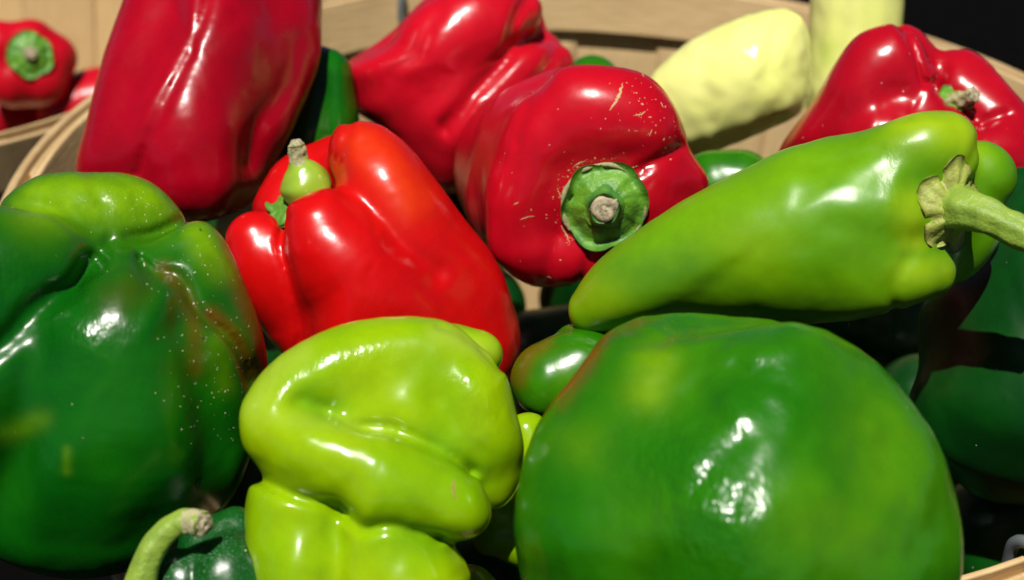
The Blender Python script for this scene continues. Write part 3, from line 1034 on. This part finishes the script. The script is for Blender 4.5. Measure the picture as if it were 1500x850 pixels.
# 8, 9 -- pale yellow peppers
Pepper('banana_pepper', 'pale yellow waxy pepper lying on its side between two red peppers', (1095, 120), .64, [
    [(985, 200, -10, 44), (1030, 158, 5, 68), (1095, 118, 10, 80), (1135, 92, 0, 74), (1148, 75, 0, 62)]], 'banana', k=20, seed=8, res=80, noise=(.8, 120), fine=(.45, 30),
    strokes=[([(1140, 20), (1130, 90), (1100, 160)], 3, 16), ([(1060, 60), (1040, 110), (1040, 180)], 2.5, 14)],
    tints={'wrinkled': [([(980, 100), (1180, 100)], 120, 1)]},
    outline=[(955, 108), (985, 80), (1015, 57), (1080, 27), (1120, 15), (1150, 12), (1176, 28), (1187, 60), (1189, 100), (1187, 140), (1170, 168), (1130, 188), (1085, 208), (1050, 222), (1015, 237), (970, 235), (940, 190), (940, 140)],
    sm=3, group='pale yellow peppers in the basket')
Pepper('banana_pepper', 'pale yellow pepper standing upright behind the folded red pepper', (1254, 20), .67, [
    [(1258, -170, 0, 50), (1256, -80, 0, 64), (1254, 20, 0, 67), (1246, 110, 0, 66), (1240, 180, 0, 56)]], 'banana', k=20, seed=9, res=70, noise=(.7, 120), fine=(.35, 30),
    strokes=[([(1240, -80), (1236, 20), (1225, 120)], 3.5, 9), ([(1275, -80), (1275, 20), (1270, 90)], 3, 10)], tints={'wrinkled': [([(1254, -100), (1254, 150)], 90, 1)], 'tint_a': [([(1212, 70), (1210, 90)], 14, .5)]},
    group='pale yellow peppers in the basket')

# 10 -- big dark green pepper on the left
p = Pepper('bell_pepper', 'large dark green pepper with brown-tinged ridges and a pale lobe', (170, 540), .445, [
    [(100, 380, 50, 58), (20, 430, 80, 105), (-30, 540, 50, 135), (-10, 630, -20, 130)],
    [(186, 425, 95, 58), (180, 495, 122, 96), (165, 590, 75, 128), (150, 670, 0, 125)],
    [(80, 325, -30, 62), (140, 322, -12, 64), (205, 325, -20, 64)],
    [(262, 388, 48, 62), (300, 450, 45, 80), (312, 550, 0, 85)],
    [(250, 440, 85, 56), (282, 515, 78, 76), (280, 610, 10, 88)],
    [(160, 375, 8, 62), (160, 440, 0, 105), (150, 570, -60, 195)]], 'dark_green', k=30, seed=10, res=110,
    strokes=[([(140, 385), (122, 405), (85, 450), (20, 505), (-60, 560)], 15, 15), ([(205, 380), (225, 392), (262, 420), (300, 455), (345, 500), (375, 560)], 12, 10),
             ([(185, 352), (215, 342), (265, 318)], 8, 9), ([(135, 345), (105, 332), (70, 308), (0, 296)], 6, 9), ([(160, 358)], 9, 12), ([(120, 250), (138, 280), (150, 300)], 4, 8),
             ([(125, 420), (60, 475)], -2.5, 7)],
    tints={'tint_a': [([(240, 395), (270, 430), (285, 480), (285, 540)], 14, .55), ([(310, 460), (345, 495), (372, 545)], 13, .8), ([(330, 360), (350, 420), (375, 490), (388, 540)], 14, .8), ([(170, 440), (200, 420)], 30, .2), ([(120, 252), (150, 290)], 5, .5)],
           'tint_b': [([(60, 290), (140, 285), (230, 290)], 48, .95), ([(290, 340), (325, 390)], 26, .8), ([(320, 500), (330, 560)], 18, .35), ([(60, 615), (10, 635)], 16, .3), ([(98, 660), (98, 690)], 7, .3)],
           'dusty': [([(200, 330), (300, 400), (340, 560), (300, 680)], 90, 1), ([(160, 310), (250, 320)], 40, .6)],
           'wrinkled': [([(120, 500)], 50, 1), ([(20, 410)], 50, .7), ([(195, 490)], 30, .5), ([(120, 300), (220, 300)], 40, .5)]},
    outline=[(-60, 300), (-140, 350), (-195, 470), (-195, 600), (-140, 720), (-40, 810), (60, 842), (150, 846), (250, 812), (330, 748), (372, 650), (390, 560), (392, 525), (380, 470), (355, 410),
             (330, 350), (305, 324), (268, 316), (240, 280), (190, 253), (140, 255), (110, 250), (60, 256), (22, 280), (-10, 297)], sm=3.5, group=G_BELL, parts=True)
rs = np.random.RandomState(5)
sp = []
for _ in range(230):
    t = rs.uniform(0, 1) ** .8
    sp.append((rs.normal(270 + 75 * t, 42), 300 + 340 * t + rs.normal(0, 20)))
sp += [(rs.normal(190, 45), rs.normal(300, 22)) for _ in range(40)] + [(rs.normal(60, 70), rs.normal(520, 90)) for _ in range(14)]
flecks(p, [q for q in sp if 5 < q[0] < 382 and q[1] > 262], 1.25, 'dust', 6)
p.scar([(293, 334), (295, 339)], 2.2, name='blemish', mat='bark')
p.scar([(296, 494), (299, 497)], 2.0, name='blemish', mat='bark')

# 11 -- folded yellow-green pepper
p = Pepper('bell_pepper', 'crumpled yellow-green pepper with a deep fold across its end', (560, 665), .432, [
    [(418, 600, 55, 60), (440, 555, 55, 62), (510, 528, 50, 62), (600, 525, 45, 60), (672, 556, 45, 62), (702, 620, 40, 64), (708, 680, 5, 60)],
    [(416, 626, 70, 60), (470, 662, 98, 64), (550, 702, 114, 66), (645, 735, 102, 67)],
    [(490, 600, 30, 66), (590, 600, 38, 76), (640, 650, 38, 70)],
    [(700, 520, -40, 40), (650, 520, -50, 45)],
    [(436, 752, 42, 80), (432, 850, 40, 90)],
    [(570, 795, 66, 86), (600, 890, 58, 102)],
    [(540, 730, -50, 140)]], 'yellow_green', k=30, seed=11, res=116, noise=(1.5, 110), fine=(.2, 40),
    strokes=[([(436, 588), (470, 600)], 13, 22), ([(500, 622), (570, 628), (640, 655), (690, 690)], 7, 12), ([(360, 690), (440, 735), (540, 768), (650, 802)], 10, 11), ([(505, 800), (498, 860)], 4, 18),
             ([(640, 484), (690, 500), (735, 540)], 4, 6), ([(640, 585), (690, 660)], 4, 22)],
    tints={'tint_a': [([(455, 590), (480, 600)], 28, .6), ([(640, 640), (690, 690)], 30, .4), ([(600, 790), (660, 800)], 26, .5), ([(380, 730)], 26, .4)],
           'tint_b': [([(372, 600), (400, 545), (440, 520)], 22, .55), ([(390, 610), (560, 630)], 14, .4), ([(640, 490), (720, 510)], 16, .6)],
           'wrinkled': [([(480, 520), (530, 515)], 45, 1), ([(405, 570), (420, 540)], 26, 1), ([(690, 570), (705, 600)], 40, 1)]},
    outline=[(349, 620), (354, 588), (378, 552), (420, 515), (480, 482), (540, 467), (600, 463), (660, 470), (705, 484), (733, 505), (740, 540), (752, 590), (766, 640), (769, 665), (760, 708), (736, 745), (708, 776),
             (688, 802), (682, 835), (690, 880), (680, 930), (560, 975), (420, 940), (372, 870), (354, 790), (358, 740), (374, 692), (358, 655)], parts=True, sm=5.5, group=G_BELL)
p.scar([(666, 700), (665, 712), (664, 722), (668, 732)], 5, name='blemish', mat='bruise', lift=.25)

# 12 -- big green pepper in front
p = Pepper('bell_pepper', 'big round mid-green pepper with yellow patches and crinkled shiny skin', (1085, 725), .412, [
    [(955, 610, 60, 130), (925, 760, 70, 165), (940, 860, 20, 160)], [(1120, 620, 90, 140), (1095, 760, 115, 190), (1090, 880, 60, 180)], [(1235, 700, 30, 165), (1225, 810, 30, 180)],
    [(960, 530, 10, 60), (1010, 520, 0, 58), (1090, 530, -10, 60)], [(1080, 800, -80, 240)]], 'mid_green', k=60, seed=12, res=116, noise=(2.5, 150), fine=(.35, 50),
    strokes=[([(905, 520), (960, 500), (1000, 480)], 6, 16), ([(940, 470), (980, 490), (985, 510)], -4, 14), ([(1080, 540), (1130, 570), (1170, 600)], 3.5, 12), ([(1020, 540), (1090, 520), (1160, 525)], -4, 16),
             ([(830, 590), (870, 540)], -4, 14), ([(800, 660), (840, 590), (870, 530)], 3, 12), ([(1050, 560), (1085, 600)], -5, 20), ([(960, 655), (1010, 680)], -4, 24), ([(1040, 740), (1075, 780)], -4, 22), ([(1020, 720), (1080, 650)], 4, 16)],
    tints={'tint_a': [([(880, 500), (860, 540), (820, 590)], 13, .5), ([(930, 470)], 14, .4)],
           'tint_b': [([(960, 535), (950, 570)], 36, .7), ([(1290, 640), (1300, 700)], 70, .22), ([(1180, 760), (1260, 780)], 60, .2), ([(850, 650)], 40, .25)],
           'wrinkled': [([(985, 680), (1010, 710), (1060, 780)], 75, 1), ([(1065, 590), (1085, 610)], 30, .6), ([(1100, 540), (1160, 590)], 26, .4), ([(900, 500), (1000, 490), (1130, 520)], 30, .35)], 'dusty': [([(1300, 520), (1390, 700)], 30, .6)]},
    outline=[(752, 780), (756, 730), (770, 660), (800, 600), (850, 540), (880, 493), (935, 467), (1000, 458), (1100, 466), (1200, 480), (1270, 518), (1322, 570), (1370, 640), (1400, 720), (1412, 800), (1405, 860), (1370, 940),
             (1250, 1015), (1085, 1050), (900, 1010), (800, 930), (763, 850)], sm=3, group=G_BELL)

# smaller glimpses
Pepper('bell_pepper', 'green pepper with a brownish flank, half hidden between the crumpled and the big round pepper', (820, 560), .485, [
    [(806, 556, 0, 58), (850, 545, -5, 62), (890, 570, -20, 70)], [(840, 500, -30, 26), (880, 520, -40, 50)]], 'mid_green', k=16, seed=13, res=60,
    tints={'tint_a': [([(760, 560), (775, 525), (800, 500)], 12, .6)], 'tint_b': [([(830, 540)], 30, .2)]}, strokes=[([(800, 508), (840, 500), (870, 505)], 3, 5)], group=G_BELL)
Pepper('bell_pepper', 'pale yellow-green pepper squeezed low between the crumpled pepper and the big round one', (745, 740), .462, [
    [(772, 632, 0, 30), (782, 670, -5, 36), (790, 730, -10, 34)], [(722, 742, -5, 27), (800, 740, -5, 32)], [(728, 782, 5, 36), (800, 795, 0, 44)]], 'yellow_green', k=10, seed=14, res=64, noise=(1.5, 60), group=G_BELL)
Pepper('bell_pepper', 'yellow-green pepper poking out at the foot of the crumpled pepper', (700, 900), .448, [
    [(688, 868, 0, 40), (710, 930, 0, 70)], [(650, 900, -20, 50), (670, 960, -20, 70)]], 'yellow_green', k=14, seed=15, res=48, group=G_BELL)

p = Pepper('bell_pepper', 'dusty dark green pepper with a long curved stem, under the large dark green pepper', (290, 860), .418, [
    [(268, 855, 0, 52), (285, 940, -10, 75)], [(335, 850, 10, 72), (350, 930, 0, 85)], [(300, 800, -50, 40), (345, 790, -40, 46)]], 'dusty_green', k=12, seed=16, res=72,
    strokes=[([(330, 770), (290, 820), (285, 860)], 6, 10)], tints={'dusty': [([(240, 830), (310, 790)], 60, 1)]}, parts=True, group=G_BELL)
p.calyx(215, 880, (-.2, .3, .9), 46, lobes=5, lobe=.2, seed=6, drape=0, z=28)
st, e, t, r = p.tube('stem', [(200, 905, 35, 26), (205, 860, 48, 23), (219, 815, 62, 20.5), (238, 785, 72, 19), (262, 767, 80, 18.5), (284, 764, 90, 18.5), (299, 769, 102, 18)], 'stem', ribs=5, rib=.04, nz=.04, seed=12, n=8,
                     tint=lambda f, a: 0)
p.tube('stem_bark', [(272, 765, 85, 18.9), (284, 764, 90, 19.2), (297.5, 768.4, 101, 19)], 'stem_dry', parent=st, ribs=6, rib=.04, nz=.05, seed=12, n=6)
p.cut_end(e, norm(t + np.array([.1, -.1, .25])), r * 1.02, parent=st, seed=9)

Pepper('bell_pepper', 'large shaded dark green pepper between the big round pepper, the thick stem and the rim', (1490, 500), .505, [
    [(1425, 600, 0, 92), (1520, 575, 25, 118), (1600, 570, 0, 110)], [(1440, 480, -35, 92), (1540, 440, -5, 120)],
    [(1492, 296, -45, 52), (1540, 370, -25, 92)], [(1560, 640, -30, 110), (1480, 650, -40, 90)], [(1530, 510, -50, 150)]], 'shaded_green', k=44, seed=17, res=80, group=G_BELL)
Pepper('bell_pepper', 'added dark green pepper filling the black gap beside the wire loop of the rim', (1470, 770), .55, [  # added dark filler, hides lit basket wood where the gap is black
    [(1440, 770, 0, 70), (1530, 740, 0, 80)], [(1460, 820, -20, 75), (1540, 800, -20, 80)]], 'shaded_green', k=20, seed=24, res=44, group=G_BELL)
Pepper('bell_pepper', 'small patch of green pepper showing under the lying pale yellow pepper', (1070, 270), .60, [
    [(1045, 275, 0, 52), (1085, 270, 0, 52)], [(1070, 320, -20, 70)]], 'mid_green', k=16, seed=19, res=48, group=G_BELL)
Pepper('bell_pepper', 'tip of a green pepper showing over the red pepper in the middle', (868, 125), .665, [
    [(868, 124, 0, 42), (870, 180, 0, 60)], [(850, 140, -20, 40), (845, 190, -20, 55)]], 'mid_green', k=14, seed=20, res=44, group=G_BELL)

# ------------------------------------------------------------------ dark green peppers of the layer below
LOW = 'dark green peppers of the layer below'
LOW_LABEL = 'dark green pepper in the shaded layer under the pile'
fp = Pepper('bell_pepper', LOW_LABEL, (800, 470), .62, [
    [(760, 420, 40, 85), (770, 540, 40, 75)], [(870, 420, 50, 85), (850, 540, 40, 75)], [(820, 430, -60, 90), (810, 540, -50, 75)], [(815, 470, 0, 110)]],
    'shaded_green', k=30, seed=30, res=52, group=LOW)
rng = random.Random(4)
spots = []
for ring, (rad, cnt, z) in enumerate(((0.0, 1, .165), (.095, 6, .168), (.165, 11, .186))):
    for i in range(cnt):
        a = 2 * math.pi * (i + .3 * ring) / cnt
        spots.append((.0344 + rad * math.cos(a), .5463 + rad * math.sin(a), z + rng.uniform(-.008, .008)))
for i, q in enumerate(spots):
    o = fp.root if i == 0 else fp.root.copy()
    if i:
        COL.objects.link(o)
    if q[0] > .07 and q[1] < .72:
        q = (q[0] - .012, q[1], q[2] - .03)
    o.location = q
    o.rotation_euler = (rng.uniform(0, 6.28), rng.uniform(-.6, .6), rng.uniform(0, 6.28))

# ------------------------------------------------------------------ peppers in the basket behind
p = Pepper('bell_pepper', 'blurred small red pepper with its green stem end facing out, in the basket behind', (35, 95), .86, [
    [(0, 70, 20, 38)], [(45, 62, 20, 34)], [(78, 85, 15, 36)], [(65, 118, 20, 38)], [(15, 118, 20, 40)], [(35, 95, -10, 62)]], 'red_back', k=14, seed=21, res=56, parts=True, group='red peppers in the basket behind')
cx, top, nn = p.calyx(43, 80, (.1, .15, .95), 33, lobes=6, lobe=.1, dome=.25, curl=.1, seed=3)
st, e, t, r = p.tube3('stem', np.array([top - nn * 8, top - nn * 2, top + nn * 4, top + nn * 9]), np.array([15, 12, 10, 9]), 'stem_dry', None, 5, .05, .05, np.random.RandomState(2), 20)
p.cut_end(e, t, r, parent=st)
Pepper('bell_pepper', 'blurred red pepper beside the crimson one, without visible stem, in the basket behind', (105, 155), .88, [
    [(100, 158, 0, 46), (150, 150, 0, 52)], [(120, 175, -20, 50), (160, 175, -20, 50)]], 'red_back', k=16, seed=22, res=44, group='red peppers in the basket behind')
Pepper('bell_pepper', 'dark red pepper below the small stemmed one in the basket behind', (10, 170), .90, [
    [(0, 170, 0, 46), (40, 178, -10, 40)], [(-20, 185, -10, 50)]], 'crimson', k=16, seed=23, res=44, group='red peppers in the basket behind')
